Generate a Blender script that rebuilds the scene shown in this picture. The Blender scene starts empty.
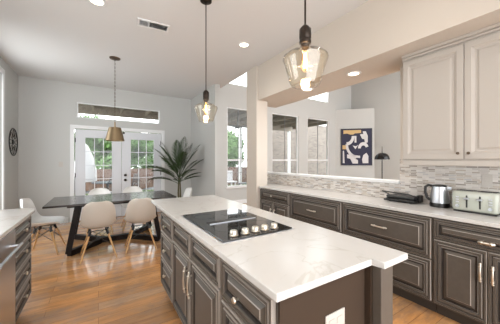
import bpy, bmesh, math, random
from mathutils import Vector, Matrix
random.seed(7)
PI = math.pi
S = bpy.context.scene
C = S.collection

# ------------------------------------------------------------------ camera
H = 1.385
F_PX = 239.5
cam = bpy.data.cameras.new('camera')
cam.sensor_width = 36.0
cam.lens = 36.0 * F_PX / 500.0
cam.shift_y = -1.5 / 500.0
cam.clip_start = 0.02
co = bpy.data.objects.new('camera', cam)
C.objects.link(co)
co.location = (0, 0, H)
co.rotation_euler = (PI / 2, 0, -math.atan(151.5 / F_PX))
S.camera = co

# ------------------------------------------------------------------ world and light
S.view_settings.view_transform = 'Standard'
S.view_settings.look = 'None'
S.view_settings.gamma = 1.0
S.view_settings.use_curve_mapping = False
S.view_settings.exposure = 0.24
SKY = 4.5
CAN_W = 22.0
CAN_COL = (1.0, 0.95, 0.89)
w = bpy.data.worlds.new('sky')
S.world = w
w.use_nodes = True
wb = w.node_tree.nodes['Background']
wb.inputs[0].default_value = (0.96, 0.98, 1.0, 1)
wb.inputs[1].default_value = SKY

sun = bpy.data.lights.new('sun', 'SUN')
sun.energy = 0.3
sun.angle = 0.2
sun.color = (1, 0.96, 0.9)
so = bpy.data.objects.new('sun', sun)
C.objects.link(so)
so.rotation_euler = Vector((0.25, -0.5, -0.8)).to_track_quat('-Z', 'Y').to_euler()
so.location = (0, 12, 12)


# ------------------------------------------------------------------ materials
def lin(c):
    return tuple(((x / 255) / 12.92 if x / 255 <= 0.04045 else ((x / 255 + 0.055) / 1.055) ** 2.4) for x in c) + (1,)


def mat(name, rgb, rough=0.5, metal=0.0, spec=0.5, noise=0.0, nscale=8.0, coat=0.0, bump=0.0, bscale=60.0):
    m = bpy.data.materials.new(name)
    m.use_nodes = True
    nt = m.node_tree
    b = nt.nodes['Principled BSDF']
    col = lin(rgb)
    b.inputs['Base Color'].default_value = col
    b.inputs['Roughness'].default_value = rough
    b.inputs['Metallic'].default_value = metal
    b.inputs['Specular IOR Level'].default_value = spec
    b.inputs['Coat Weight'].default_value = coat
    tc = nt.nodes.new('ShaderNodeTexCoord')
    if noise > 0:
        n = nt.nodes.new('ShaderNodeTexNoise')
        n.inputs['Scale'].default_value = nscale
        n.inputs['Detail'].default_value = 4
        nt.links.new(tc.outputs['Object'], n.inputs['Vector'])
        r = nt.nodes.new('ShaderNodeValToRGB')
        r.color_ramp.elements[0].position = 0.3
        r.color_ramp.elements[1].position = 0.7
        r.color_ramp.elements[0].color = tuple(c * (1 - noise) for c in col[:3]) + (1,)
        r.color_ramp.elements[1].color = tuple(min(1, c * (1 + noise)) for c in col[:3]) + (1,)
        nt.links.new(n.outputs['Fac'], r.inputs['Fac'])
        nt.links.new(r.outputs['Color'], b.inputs['Base Color'])
    if bump > 0:
        n = nt.nodes.new('ShaderNodeTexNoise')
        n.inputs['Scale'].default_value = bscale
        nt.links.new(tc.outputs['Object'], n.inputs['Vector'])
        bp = nt.nodes.new('ShaderNodeBump')
        bp.inputs['Strength'].default_value = bump
        bp.inputs['Distance'].default_value = 0.01
        nt.links.new(n.outputs['Fac'], bp.inputs['Height'])
        nt.links.new(bp.outputs['Normal'], b.inputs['Normal'])
    return m


def emit_mat(name, rgb, strength):
    m = bpy.data.materials.new(name)
    m.use_nodes = True
    b = m.node_tree.nodes['Principled BSDF']
    b.inputs['Base Color'].default_value = lin(rgb)
    b.inputs['Emission Color'].default_value = lin(rgb)
    b.inputs['Emission Strength'].default_value = strength
    return m


def glass_mat(name, tint, ior=1.45, edge=1.0):
    m = bpy.data.materials.new(name)
    m.use_nodes = True
    nt = m.node_tree
    nt.nodes.clear()
    out = nt.nodes.new('ShaderNodeOutputMaterial')
    mix = nt.nodes.new('ShaderNodeMixShader')
    tr = nt.nodes.new('ShaderNodeBsdfTransparent')
    tr.inputs[0].default_value = tint
    gl = nt.nodes.new('ShaderNodeBsdfGlossy')
    gl.inputs['Roughness'].default_value = 0.03
    # Schlick reflectance from the facing angle, the same on both sides of the sheet
    lw = nt.nodes.new('ShaderNodeLayerWeight')
    lw.inputs[0].default_value = 0.5
    pw = nt.nodes.new('ShaderNodeMath')
    pw.operation = 'POWER'
    pw.inputs[1].default_value = 5.0
    mu = nt.nodes.new('ShaderNodeMath')
    mu.operation = 'MULTIPLY_ADD'
    mu.use_clamp = True
    mu.inputs[1].default_value = 0.9 * edge
    mu.inputs[2].default_value = ((ior - 1) / (ior + 1)) ** 2 * edge
    nt.links.new(lw.outputs['Facing'], pw.inputs[0])
    nt.links.new(pw.outputs[0], mu.inputs[0])
    nt.links.new(mu.outputs[0], mix.inputs[0])
    nt.links.new(tr.outputs[0], mix.inputs[1])
    nt.links.new(gl.outputs[0], mix.inputs[2])
    nt.links.new(mix.outputs[0], out.inputs[0])
    return m


def brick_mat(name, cols, bw, bh, mortar, msize, axis='YZ', rough=0.4, off=0.5, squash=1.0, grain=0.0, coat=0.0, bump=0.2, patch=None):
    """tiles or planks: a colour per brick picked from cols by a ramp"""
    m = bpy.data.materials.new(name)
    m.use_nodes = True
    nt = m.node_tree
    b = nt.nodes['Principled BSDF']
    b.inputs['Roughness'].default_value = rough
    b.inputs['Coat Weight'].default_value = coat
    b.inputs['Coat Roughness'].default_value = 0.15
    tc = nt.nodes.new('ShaderNodeTexCoord')
    sp = nt.nodes.new('ShaderNodeSeparateXYZ')
    cb = nt.nodes.new('ShaderNodeCombineXYZ')
    nt.links.new(tc.outputs['Object'], sp.inputs[0])
    nt.links.new(sp.outputs[axis[0]], cb.inputs[0])
    nt.links.new(sp.outputs[axis[1]], cb.inputs[1])
    br = nt.nodes.new('ShaderNodeTexBrick')
    br.inputs['Color1'].default_value = (0, 0, 0, 1)
    br.inputs['Color2'].default_value = (1, 1, 1, 1)
    br.inputs['Mortar'].default_value = (0.5, 0.5, 0.5, 1)
    br.inputs['Scale'].default_value = 1
    br.inputs['Brick Width'].default_value = bw
    br.inputs['Row Height'].default_value = bh
    br.inputs['Mortar Size'].default_value = msize
    br.offset = off
    br.squash = squash
    nt.links.new(cb.outputs[0], br.inputs['Vector'])
    r = nt.nodes.new('ShaderNodeValToRGB')
    r.color_ramp.interpolation = 'CONSTANT'
    n = len(cols)
    while len(r.color_ramp.elements) < n:
        r.color_ramp.elements.new(0.5)
    for i, c in enumerate(cols):
        r.color_ramp.elements[i].position = i / n
        r.color_ramp.elements[i].color = lin(c)
    nt.links.new(br.outputs['Color'], r.inputs['Fac'])
    mx = nt.nodes.new('ShaderNodeMixRGB')
    mx.inputs['Color2'].default_value = lin(mortar)
    nt.links.new(br.outputs['Fac'], mx.inputs['Fac'])
    last = r.outputs['Color']
    if grain > 0:
        mp = nt.nodes.new('ShaderNodeMapping')
        mp.inputs['Scale'].default_value = (2.2, 16, 1)
        nt.links.new(cb.outputs[0], mp.inputs[0])
        nz = nt.nodes.new('ShaderNodeTexNoise')
        nz.inputs['Scale'].default_value = 1.6
        nz.inputs['Detail'].default_value = 6
        nz.inputs['Roughness'].default_value = 0.65
        nt.links.new(mp.outputs[0], nz.inputs['Vector'])
        g = nt.nodes.new('ShaderNodeValToRGB')
        g.color_ramp.elements[0].position = 0.32
        g.color_ramp.elements[1].position = 0.62
        g.color_ramp.elements[0].color = (1 - grain, 1 - grain, 1 - grain, 1)
        g.color_ramp.elements[1].color = (1, 1, 1, 1)
        nt.links.new(nz.outputs['Fac'], g.inputs['Fac'])
        mg = nt.nodes.new('ShaderNodeMixRGB')
        mg.blend_type = 'MULTIPLY'
        mg.inputs['Fac'].default_value = 1
        nt.links.new(last, mg.inputs['Color1'])
        nt.links.new(g.outputs['Color'], mg.inputs['Color2'])
        last = mg.outputs[0]
    if patch:
        pn = nt.nodes.new('ShaderNodeTexNoise')
        pn.inputs['Scale'].default_value = 2.2
        pn.inputs['Detail'].default_value = 5
        pn.inputs['Roughness'].default_value = 0.7
        mp2 = nt.nodes.new('ShaderNodeMapping')
        mp2.inputs['Scale'].default_value = (1.0, 2.2, 1)
        nt.links.new(cb.outputs[0], mp2.inputs[0])
        nt.links.new(mp2.outputs[0], pn.inputs['Vector'])
        pr = nt.nodes.new('ShaderNodeValToRGB')
        pr.color_ramp.elements[0].position = 0.46
        pr.color_ramp.elements[1].position = 0.66
        pr.color_ramp.elements[0].color = (0, 0, 0, 1)
        pr.color_ramp.elements[1].color = (.85, .85, .85, 1)
        nt.links.new(pn.outputs['Fac'], pr.inputs['Fac'])
        pm = nt.nodes.new('ShaderNodeMixRGB')
        pm.inputs['Color2'].default_value = lin(patch)
        nt.links.new(pr.outputs['Color'], pm.inputs['Fac'])
        nt.links.new(last, pm.inputs['Color1'])
        last = pm.outputs[0]
    nt.links.new(last, mx.inputs['Color1'])
    nt.links.new(mx.outputs[0], b.inputs['Base Color'])
    if bump:
        bp = nt.nodes.new('ShaderNodeBump')
        bp.invert = True
        bp.inputs['Strength'].default_value = bump
        bp.inputs['Distance'].default_value = 0.002
        nt.links.new(br.outputs['Fac'], bp.inputs['Height'])
        nt.links.new(bp.outputs['Normal'], b.inputs['Normal'])
    return m


def quartz_mat():
    m = mat('white_quartz', (198, 196, 193), rough=0.2, spec=0.5)
    nt = m.node_tree
    b = nt.nodes['Principled BSDF']
    tc = nt.nodes.new('ShaderNodeTexCoord')
    wv = nt.nodes.new('ShaderNodeTexNoise')
    wv.inputs['Scale'].default_value = 1.7
    wv.inputs['Detail'].default_value = 7
    wv.inputs['Distortion'].default_value = 1.2
    nt.links.new(tc.outputs['Object'], wv.inputs['Vector'])
    r = nt.nodes.new('ShaderNodeValToRGB')
    e = r.color_ramp.elements
    e[0].position = 0.0
    e[0].color = lin((200, 198, 196))
    e[1].position = 1.0
    e[1].color = lin((198, 196, 193))
    a = e.new(0.49); a.color = lin((199, 197, 194))
    a = e.new(0.5); a.color = lin((188, 184, 178))
    a = e.new(0.51); a.color = lin((199, 197, 194))
    nt.links.new(wv.outputs['Fac'], r.inputs['Fac'])
    nt.links.new(r.outputs['Color'], b.inputs['Base Color'])
    return m


M = {
    'wall': mat('grey_wall_paint', (190, 190, 187), 0.9, spec=0.2),
    'wall_beige': mat('beige_wall_paint', (198, 189, 178), 0.9, spec=0.2),
    'ceiling': mat('ceiling_paint', (214, 213, 212), 0.95, spec=0.1),
    'sash': mat('grey_sash_paint', (132, 134, 134), 0.5),
    'trim': mat('white_trim_paint', (222, 222, 222), 0.45),
    'door': mat('door_paint', (206, 207, 211), 0.5),
    'floor': brick_mat('hardwood_planks', [(202, 146, 92), (218, 158, 100), (184, 136, 92), (222, 166, 110), (208, 152, 98), (200, 158, 116), (190, 136, 82)],
                       1.1, 0.125, (120, 84, 56), 0.0015, 'XY', rough=0.19, off=0.37, grain=0.3, coat=0.5, bump=0.1, patch=(150, 122, 98)),
    'mosaic': brick_mat('mosaic_tile', [(152, 144, 138), (188, 181, 175), (204, 198, 192), (170, 162, 152), (198, 192, 187), (180, 177, 176), (210, 205, 199), (182, 170, 158)],
                        0.085, 0.0175, (212, 206, 198), 0.0016, 'YZ', rough=0.2, off=0.43, squash=0.7),
    'quartz': quartz_mat(),
    'cab': mat('taupe_cabinet_paint', (88, 81, 74), 0.38, spec=.3, noise=0.06, nscale=25),
    'cab_rub_highlight': mat('rubbed_highlight_edge', (150, 142, 134), 0.35),  # rubbed glaze edges, with ridge highlights painted into the lighter colour
    'cab_groove': mat('dark_glaze_groove', (44, 38, 34), 0.5),
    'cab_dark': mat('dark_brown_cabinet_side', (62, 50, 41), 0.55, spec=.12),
    'toe': mat('toe_kick_paint', (62, 54, 47), 0.6),
    'upper': mat('cream_cabinet_paint', (176, 169, 161), 0.5),
    'nickel': mat('brushed_nickel', (215, 208, 196), 0.28, 1.0),
    'bronze': mat('dark_bronze', (52, 44, 38), 0.4, 0.8),
    'bronze_knob': mat('bronze_knob', (96, 80, 66), 0.35, 0.9),
    'steel': mat('stainless_steel', (205, 208, 214), 0.32, 1.0),
    'blackglass': mat('black_cooktop_glass', (18, 18, 20), 0.04, spec=0.8),
    'black': mat('black_plastic', (22, 21, 20), 0.35),
    'darkgrey': mat('dark_grey_iron', (42, 42, 42), 0.5),
    'brass': mat('brushed_brass', (142, 124, 98), 0.42, 1.0),
    'espresso': mat('espresso_wood', (30, 22, 18), 0.5, spec=.15, noise=0.25, nscale=6),
    'tabletop': mat('dark_tabletop_wood', (50, 41, 37), 0.2, noise=0.25, nscale=5, coat=0.0),
    'shell_beige': mat('beige_chair_plastic', (196, 187, 176), 0.45),
    'shell_white': mat('white_chair_plastic', (226, 225, 222), 0.4),
    'beech': mat('beech_dowel', (205, 160, 105), 0.45, noise=0.12, nscale=20),
    'leaf': mat('palm_leaf', (44, 62, 30), 0.5, noise=0.4, nscale=12),
    'stem': mat('palm_stem', (92, 84, 52), 0.6),
    'pot': mat('grey_planter', (120, 118, 114), 0.6),
    'soil': mat('soil', (54, 40, 30), 0.9),
    'toaster': mat('sage_cream_enamel', (178, 181, 170), 0.25, coat=0.4),
    'plate_white': mat('white_plate_plastic', (188, 182, 175), 0.4),
    'navy': mat('navy_paint', (38, 38, 62), 0.7),
    'cream_art': mat('cream_art_paint', (206, 204, 204), 0.7),
    'tan_art': mat('tan_art_paint', (196, 166, 116), 0.7),
    'lamp_black': mat('black_lamp_metal', (16, 16, 18), 0.2, 0.3),
    'glass': glass_mat('window_glass', (0.96, 0.97, 0.965, 1), 1.45, 0.5),
    'amber': glass_mat('amber_glass', (0.99, 0.968, 0.925, 1), 1.6, 1.2),
    'bulb_glass': glass_mat('bulb_glass', (1, 0.92, 0.78, 1), 1.4, 1.0),
    'filament': emit_mat('filament', (255, 200, 110), 14),
    'can': emit_mat('can_lens', (255, 240, 215), 6),
    'patio': mat('patio_concrete', (118, 115, 110), 0.8, noise=0.1),
    'grass': mat('lawn_grass', (84, 104, 60), 0.9, noise=0.3, nscale=20),
    'fence': brick_mat('fence_boards', [(108, 84, 72), (98, 76, 66), (114, 90, 78)], 0.14, 3.0, (70, 54, 46), 0.008, 'XZ', rough=0.8),
    'housebrick': brick_mat('house_brick', [(112, 102, 94), (126, 116, 106), (98, 88, 80), (118, 108, 100)], 0.22, 0.075, (136, 130, 124), 0.01, 'XZ', rough=0.85),
    'treeleaf': mat('tree_leaves', (98, 130, 76), 0.7, noise=0.5, nscale=3),
    'bark': mat('tree_bark', (92, 76, 62), 0.9),
    'canvas': mat('white_canvas', (215, 215, 218), 0.7),
    'patio_wood': mat('patio_beam_wood', (138, 128, 114), 0.7, noise=0.15),
    'iron': mat('patio_iron', (70, 76, 82), 0.5, 0.4),
}


# ------------------------------------------------------------------ helpers
def tagit(o, label=None, cat=None, group=None, kind=None):
    if label: o['label'] = label
    if cat: o['category'] = cat
    if group: o['group'] = group
    if kind: o['kind'] = kind
    return o


def thing(name, label, cat, loc=(0, 0, 0), rz=0.0, group=None):
    o = bpy.data.objects.new(name, None)
    o.empty_display_size = 0.1
    C.objects.link(o)
    o.location = loc
    o.rotation_euler = (0, 0, rz)
    return tagit(o, label, cat, group)


def obj(name, bm, m, parent=None, smooth=False):
    me = bpy.data.meshes.new(name)
    bmesh.ops.recalc_face_normals(bm, faces=bm.faces)
    bm.to_mesh(me)
    bm.free()
    for x in (m if isinstance(m, (list, tuple)) else [m]):
        me.materials.append(x)
    if smooth:
        for p in me.polygons: p.use_smooth = True
        try: me.set_sharp_from_angle(angle=0.7)
        except Exception: pass
    o = bpy.data.objects.new(name, me)
    C.objects.link(o)
    if parent: o.parent = parent
    return o


def struct(name, bm, m, parent=None, smooth=False):
    o = obj(name, bm, m, parent, smooth)
    if parent is None: o['kind'] = 'structure'
    return o


def new(): return bmesh.new()


def box(bm, x0, x1, y0, y1, z0, z1, bev=0.0, mi=0):
    r = bmesh.ops.create_cube(bm, size=1.0)
    vs = r['verts']
    for v in vs:
        v.co = Vector(((x0 + x1) / 2 + v.co.x * (x1 - x0), (y0 + y1) / 2 + v.co.y * (y1 - y0), (z0 + z1) / 2 + v.co.z * (z1 - z0)))
    fs = list({f for v in vs for f in v.link_faces})
    for f in fs: f.material_index = mi
    if bev > 0:
        es = list({e for v in vs for e in v.link_edges})
        bmesh.ops.bevel(bm, geom=es, offset=bev, segments=2, affect='EDGES', profile=0.5)
    return bm


def bx(*a, **k):
    return box(new(), *a, **k)


def tube(bm, pts, r, n=8, r2=None, caps=True):
    """swept tube; r may taper to r2"""
    pts = [Vector(p) for p in pts]
    rings = []
    prev = None
    for i, p in enumerate(pts):
        if i == 0: d = pts[1] - p
        elif i == len(pts) - 1: d = p - pts[i - 1]
        else: d = (pts[i + 1] - pts[i - 1])
        d.normalize()
        up = prev if prev is not None else (Vector((0, 0, 1)) if abs(d.z) < 0.9 else Vector((1, 0, 0)))
        a = d.cross(up)
        if a.length < 1e-5: a = d.cross(Vector((0, 1, 0)))
        a.normalize()
        b = a.cross(d).normalized()
        prev = b
        rr = r if r2 is None else r + (r2 - r) * i / (len(pts) - 1)
        rings.append([bm.verts.new(p + a * rr * math.cos(2 * PI * k / n) + b * rr * math.sin(2 * PI * k / n)) for k in range(n)])
    for i in range(len(rings) - 1):
        for k in range(n):
            bm.faces.new((rings[i][k], rings[i][(k + 1) % n], rings[i + 1][(k + 1) % n], rings[i + 1][k]))
    if caps:
        bm.faces.new(rings[0][::-1])
        bm.faces.new(rings[-1])
    return bm


def lathe(bm, prof, n=32, c=(0, 0, 0), closed=False):
    rings = []
    for r, z in prof:
        if r < 1e-5: rings.append([bm.verts.new((c[0], c[1], c[2] + z))])
        else: rings.append([bm.verts.new((c[0] + r * math.cos(2 * PI * k / n), c[1] + r * math.sin(2 * PI * k / n), c[2] + z)) for k in range(n)])
    pr = list(zip(rings, rings[1:]))
    if closed: pr.append((rings[-1], rings[0]))
    for A, B in pr:
        for k in range(n):
            k2 = (k + 1) % n
            if len(A) == 1 and len(B) == 1: continue
            if len(A) == 1: bm.faces.new((A[0], B[k2], B[k]))
            elif len(B) == 1: bm.faces.new((A[k], A[k2], B[0]))
            else: bm.faces.new((A[k], A[k2], B[k2], B[k]))
    return bm


def prism(bm, poly, z0, z1, bev=0.0, mi=0):
    b = [bm.verts.new((x, y, z0)) for x, y in poly]
    t = [bm.verts.new((x, y, z1)) for x, y in poly]
    fs = [bm.faces.new(b[::-1]), bm.faces.new(t)]
    n = len(poly)
    for i in range(n): fs.append(bm.faces.new((b[i], b[(i + 1) % n], t[(i + 1) % n], t[i])))
    for f in fs: f.material_index = mi
    if bev > 0:
        es = list({e for f in fs[:2] for e in f.edges} | {e for v in b for e in v.link_edges})
        bmesh.ops.bevel(bm, geom=es, offset=bev, segments=2, affect='EDGES', profile=0.5)
    return bm


def rings_panel(bm, x0, x1, z0, z1, y, steps, glaze=None):
    """raised panel door/drawer face; front towards -Y. steps: (inset, height)"""
    def ring(ins, h):
        yy = y - h
        return [bm.verts.new(p) for p in ((x0 + ins, yy, z0 + ins), (x1 - ins, yy, z0 + ins), (x1 - ins, yy, z1 - ins), (x0 + ins, yy, z1 - ins))]
    rs = [ring(0, 0)] + [ring(i, h) for i, h in steps]
    bm.faces.new(rs[0])
    gi = 0
    for a, b in zip(rs, rs[1:]):
        for k in range(4):
            f = bm.faces.new((a[k], a[(k + 1) % 4], b[(k + 1) % 4], b[k]))
            if glaze: f.material_index = glaze[gi]
        gi += 1
    bm.faces.new(rs[-1][::-1])
    return bm


def steps_for(wd, ht, big=True):
    m = min(wd, ht)
    k = min(1.0, m / 0.24)
    k = max(k, 0.45)
    base = [(0.0, .014), (.004, .020), (.016, .020), (.021, .012), (.026, .012), (.030, .020), (.044, .020), (.049, .011), (.054, .016),
            (.060, .005), (.070, .005), (.092, .017), (.097, .020)]
    return [(a * k, h) for a, h in base]


GLAZE = [1, 1, 0, 0, 2, 1, 0, 0, 1, 2, 2, 0, 1]   # 1 rubbed edge with painted highlight, 2 dark glaze, 0 paint


def copy_tree(o, parent=None):
    c = o.copy()
    C.objects.link(c)
    c.parent = parent
    for ch in list(o.children): copy_tree(ch, c)
    return c


def knob(parent, x, y, z, m, name='knob', r=0.016):
    bm = lathe(new(), [(0, 0), (.006, 0), (.006, .012), (r * .8, .016), (r, .022), (r * .8, .029), (0, .031)], 16)
    bmesh.ops.rotate(bm, verts=bm.verts, cent=(0, 0, 0), matrix=Matrix.Rotation(PI / 2, 3, 'X'))
    bmesh.ops.translate(bm, verts=bm.verts, vec=(x, y, z))
    return obj(name, bm, m, parent, True)


def pull(parent, x, y, z, L, m, vert=False, name='handle', r=0.008):
    bm = new()
    s = L / 2
    def q(a, d): return (x, y - d, z + a) if vert else (x + a, y - d, z)
    pts = [q(-s, .022), (q(-s * .6, .03)), q(0, .034), q(s * .6, .03), q(s, .022)]
    tube(bm, pts, r, 10)
    for a in (-s * .72, s * .72):
        tube(bm, [q(a, 0), q(a, .028)], r * .85, 10)
        cx_, cy_, cz_ = q(a, .027)
        bmesh.ops.create_icosphere(bm, subdivisions=2, radius=r * 1.45, matrix=Matrix.Translation((cx_, cy_, cz_)))
    for a in (-s, s):
        bmesh.ops.create_icosphere(bm, subdivisions=2, radius=r * 1.25, matrix=Matrix.Translation(q(a, .022)))
    return obj(name, bm, m, parent, True)


# ------------------------------------------------------------------ setting
WX = -1.39       # left wall
BY = 6.7         # back wall
CZ = 3.13        # kitchen ceiling
KX = 2.49        # kitchen ceiling edge / soffit face
SZ = 2.50        # soffit underside
PX0, PX1 = 3.05, 3.17   # partition wall
RX = 9.65        # living room right wall
LZ = 5.2         # living room ceiling
Y0 = -2.2

struct('floor', bx(WX - .15, RX + .15, Y0, BY + .15, -.1, 0), M['floor'])
struct('ceiling', bx(WX - .15, KX, Y0, BY + .15, CZ, CZ + .2), M['ceiling'])
struct('ceiling_living', bx(KX - .12, RX + .15, Y0, BY + .15, LZ, LZ + .1), M['ceiling'])
struct('wall_upper', bx(KX - .12, KX, Y0, BY, CZ + .2, LZ), M['wall'])
# left wall with tall window and an opening for the added window
bm = new()
LW0, LW1, LWT = 4.3, 5.70, 2.86
box(bm, WX - .15, WX, Y0, 1.1, 0, CZ)
box(bm, WX - .15, WX, 2.9, LW0, 0, CZ)
box(bm, WX - .15, WX, 1.1, 2.9, 0, 1.05)
box(bm, WX - .15, WX, 1.1, 2.9, 2.5, CZ)
box(bm, WX - .15, WX, LW1, BY, 0, CZ)
box(bm, WX - .15, WX, LW0, LW1, LWT, CZ)
box(bm, WX - .15, WX, LW0, LW1, 0, .25)
struct('wall_left', bm, M['wall'])


def wall_with_holes(x0, x1, y0, y1, z1, holes):
    """holes: (xa, xb, za, zb) in columns; wall in the XZ plane"""
    bm = new()
    xs = sorted({x0, x1} | {h[0] for h in holes} | {h[1] for h in holes})
    for a, b in zip(xs, xs[1:]):
        hs = sorted([h for h in holes if h[0] <= a + 1e-6 and h[1] >= b - 1e-6], key=lambda h: h[2])
        z = 0
        for h in hs:
            if h[2] > z + 1e-6: box(bm, a, b, y0, y1, z, h[2])
            z = h[3]
        if z < z1: box(bm, a, b, y0, y1, z, z1)
    return bm


DX0, DX1, DZ = -.45, 1.416, 2.10
TR = (-.42, 1.39, 2.36, 2.72)
struct('wall_back', wall_with_holes(WX - .15, 2.34, BY, BY + .15, CZ, [(DX0 - .02, DX1 + .02, 0, DZ + .02), TR]), M['wall'])
WINS = [(3.39, 4.65), (5.16, 6.417), (6.905, 8.161)]
WZ = (.55, 3.07)
CL = (3.79, 4.75)
struct('wall_living', wall_with_holes(2.34, RX + .15, BY, BY + .15, LZ, [h for a, b in WINS for h in ((a, b, WZ[0], WZ[1]), (a, b, CL[0], CL[1]))]), M['wall'])
struct('wall_stub', bx(2.24, 2.37, 5.03, BY, 0, CZ), M['wall'])
struct('wall_right', bx(RX, RX + .15, Y0, BY, 0, LZ), M['wall'])
# angled niche wall that carries the painting, with a ledge on top
bm = prism(new(), [(8.55, BY), (RX, 5.62), (RX, BY)], 0, 3.55)
struct('wall_angled', bm, M['wall'])
# partition behind the wall cabinets, and the half wall with its ledge
struct('wall_kitchen', bx(PX0, PX1, Y0, 1.46, 0, SZ), M['wall_beige'])
struct('wall_half', bx(PX0, PX1, 1.46, 4.25, 0, 1.105), M['wall_beige'])
struct('trim_1', bx(PX0 - .035, PX1 + .04, 1.462, 4.27, 1.106, 1.14, bev=.006), M['trim'])
struct('wall_soffit', bx(KX, PX1, Y0, 4.0, SZ, LZ - .01), M['wall_beige'])
struct('wall_column', bx(2.455, 2.70, 3.655, 4.0, 0, SZ), M['wall_beige'])
struct('trim_2', bx(2.455, KX, 3.655, 4.0, SZ, CZ), M['wall_beige'])
# mosaic tile on both walls
struct('wall_backsplash', box(bx(PX0 - .012, PX0, -.6, 1.46, .916, 1.40), PX0 - .012, PX0, 1.46, 4.25, .916, 1.105), M['mosaic'])
# baseboards
struct('baseboard_back', box(bx(WX, DX0 - .12, BY - .018, BY, 0, .12, bev=.004), DX1 + .12, 2.24, BY - .018, BY, 0, .12, bev=.004), M['trim'])
struct('baseboard_left', bx(WX, WX + .018, 3.4, BY - .02, 0, .12, bev=.004), M['trim'])
struct('baseboard_stub', box(bx(2.222, 2.24, 5.03, BY - .02, 0, .12, bev=.004), 2.222, 2.388, 5.012, 5.03, 0, .12, bev=.004), M['trim'])
struct('baseboard_living', bx(2.39, 8.5, BY - .018, BY, 0, .12, bev=.004), M['trim'])

# ---- french doors
c = .09
bm = new()
box(bm, DX0 - c, DX0 - .012, BY - .02, BY + .02, 0, DZ + c, bev=.004)
box(bm, DX1 + .012, DX1 + c, BY - .02, BY + .02, 0, DZ + c, bev=.004)
box(bm, DX0 - .012, DX1 + .012, BY - .02, BY + .02, DZ + .012, DZ + c, bev=.004)
struct('trim_3', bm, M['trim'])


def french_door(n, x0, x1, g0, g1, hinge):
    d = tagit(obj('door_%d' % n, wall_leaf(x0, x1, g0, g1), M['door']), None, None, None, 'structure')
    gz0, gz1 = .30, 1.915
    y = BY + .045
    obj('pane', bx(g0, g1, y - .004, y + .004, gz0, gz1), M['glass'], d)
    bm = new()
    for k in (1, 2):
        xx = g0 + (g1 - g0) * k / 3
        box(bm, xx - .009, xx + .009, y - .012, y + .012, gz0, gz1)
    for k in range(1, 5):
        zz = gz0 + (gz1 - gz0) * k / 5
        box(bm, g0, g1, y - .011, y + .011, zz - .009, zz + .009)
    obj('muntins', bm, M['door'], d)
    for zz in (.3, 1.05, 1.85):
        xx = x0 + .004 if hinge < 0 else x1 - .004
        tagit(obj('hinge', tube(new(), [(xx, BY + .008, zz - .05), (xx, BY + .008, zz + .05)], .009, 8), M['bronze'], d))
    return d


def wall_leaf(x0, x1, g0, g1):
    bm = new()
    y0, y1 = BY + .02, BY + .065
    box(bm, x0, g0, y0, y1, .01, DZ)
    box(bm, g1, x1, y0, y1, .01, DZ)
    box(bm, g0, g1, y0, y1, .01, .30)
    box(bm, g0, g1, y0, y1, 1.915, DZ)
    t = .018
    for a in ((g0 - t, g0, .30 - t, 1.915 + t), (g1, g1 + t, .30 - t, 1.915 + t), (g0, g1, .30 - t, .30), (g0, g1, 1.915, 1.915 + t)):
        box(bm, a[0], a[1], y0 - .01, y0, a[2], a[3])
    return bm


DM = .485
d1 = french_door(1, DX0, DM - .004, -.257, .277, -1)
d2 = french_door(2, DM + .004, DX1, .69, 1.24, 1)
bmk = new()
for zz in (1.02, .90):
    lathe(bmk, [(0, 0), (.032, 0), (.032, .01), (.014, .014), (.012, .03), (.027, .036), (.03, .05), (.022, .062), (0, .065)], 20, (0, 0, 0))
    vs = [v for v in bmk.verts if not v.tag]
    bmesh.ops.rotate(bmk, verts=vs, cent=(0, 0, 0), matrix=Matrix.Rotation(PI / 2, 3, 'X'))
    bmesh.ops.translate(bmk, verts=vs, vec=(.565, BY + .02, zz))
    for v in vs: v.tag = True
obj('door_knob', bmk, M['bronze'], d2, True)
bm = lathe(new(), [(0, 0), (.026, 0), (.026, .02), (0, .022)], 16)
bmesh.ops.rotate(bm, verts=bm.verts, cent=(0, 0, 0), matrix=Matrix.Rotation(PI / 2, 3, 'X'))
bmesh.ops.translate(bm, verts=bm.verts, vec=(.53, BY + .02, 2.07))
obj('door_catch', bm, M['bronze'], d2, True)


# ---- windows
def window(n, x0, x1, z0, z1, cols, rows_up, rail=None, rows_low=0, plane='Y', y=BY + .06, fr=.035, mt=.012):
    """double hung window in a wall facing -Y (or +X when plane is X: x is then the world Y)"""
    def B(bm, a0, a1, d0, d1, b0, b1):
        if plane == 'Y': box(bm, a0, a1, y + d0, y + d1, b0, b1)
        else: box(bm, y + d0, y + d1, a0, a1, b0, b1)
    bm = new()
    B(bm, x0, x0 + fr, -.03, .03, z0, z1)
    B(bm, x1 - fr, x1, -.03, .03, z0, z1)
    B(bm, x0 + fr, x1 - fr, -.03, .03, z0, z0 + fr)
    B(bm, x0 + fr, x1 - fr, -.03, .03, z1 - fr, z1)
    if rail: B(bm, x0 + fr, x1 - fr, -.035, .03, rail - .025, rail + .025)
    o = struct('window_%d' % n, bm, M['trim'])
    bm = new()
    B(bm, x0 + fr, x1 - fr, -.003, .003, z0 + fr, z1 - fr)
    obj('pane', bm, M['glass'], o)
    bm = new()
    spans = [(rail, z1 - fr, rows_up), (z0 + fr, rail, rows_low)] if rail else [(z0 + fr, z1 - fr, rows_up)]
    for k in range(1, cols):
        a = x0 + fr + (x1 - x0 - 2 * fr) * k / cols
        B(bm, a - mt / 2, a + mt / 2, -.012, .012, z0 + fr, z1 - fr)
    for a0, a1, r in spans:
        for k in range(1, r):
            zz = a0 + (a1 - a0) * k / r
            B(bm, x0 + fr, x1 - fr, -.011, .011, zz - mt / 2, zz + mt / 2)
    if len(bm.verts): obj('muntins', bm, M['sash'] if z0 < 1 and plane == 'Y' else M['trim'], o)
    else: bm.free()
    return o


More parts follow.
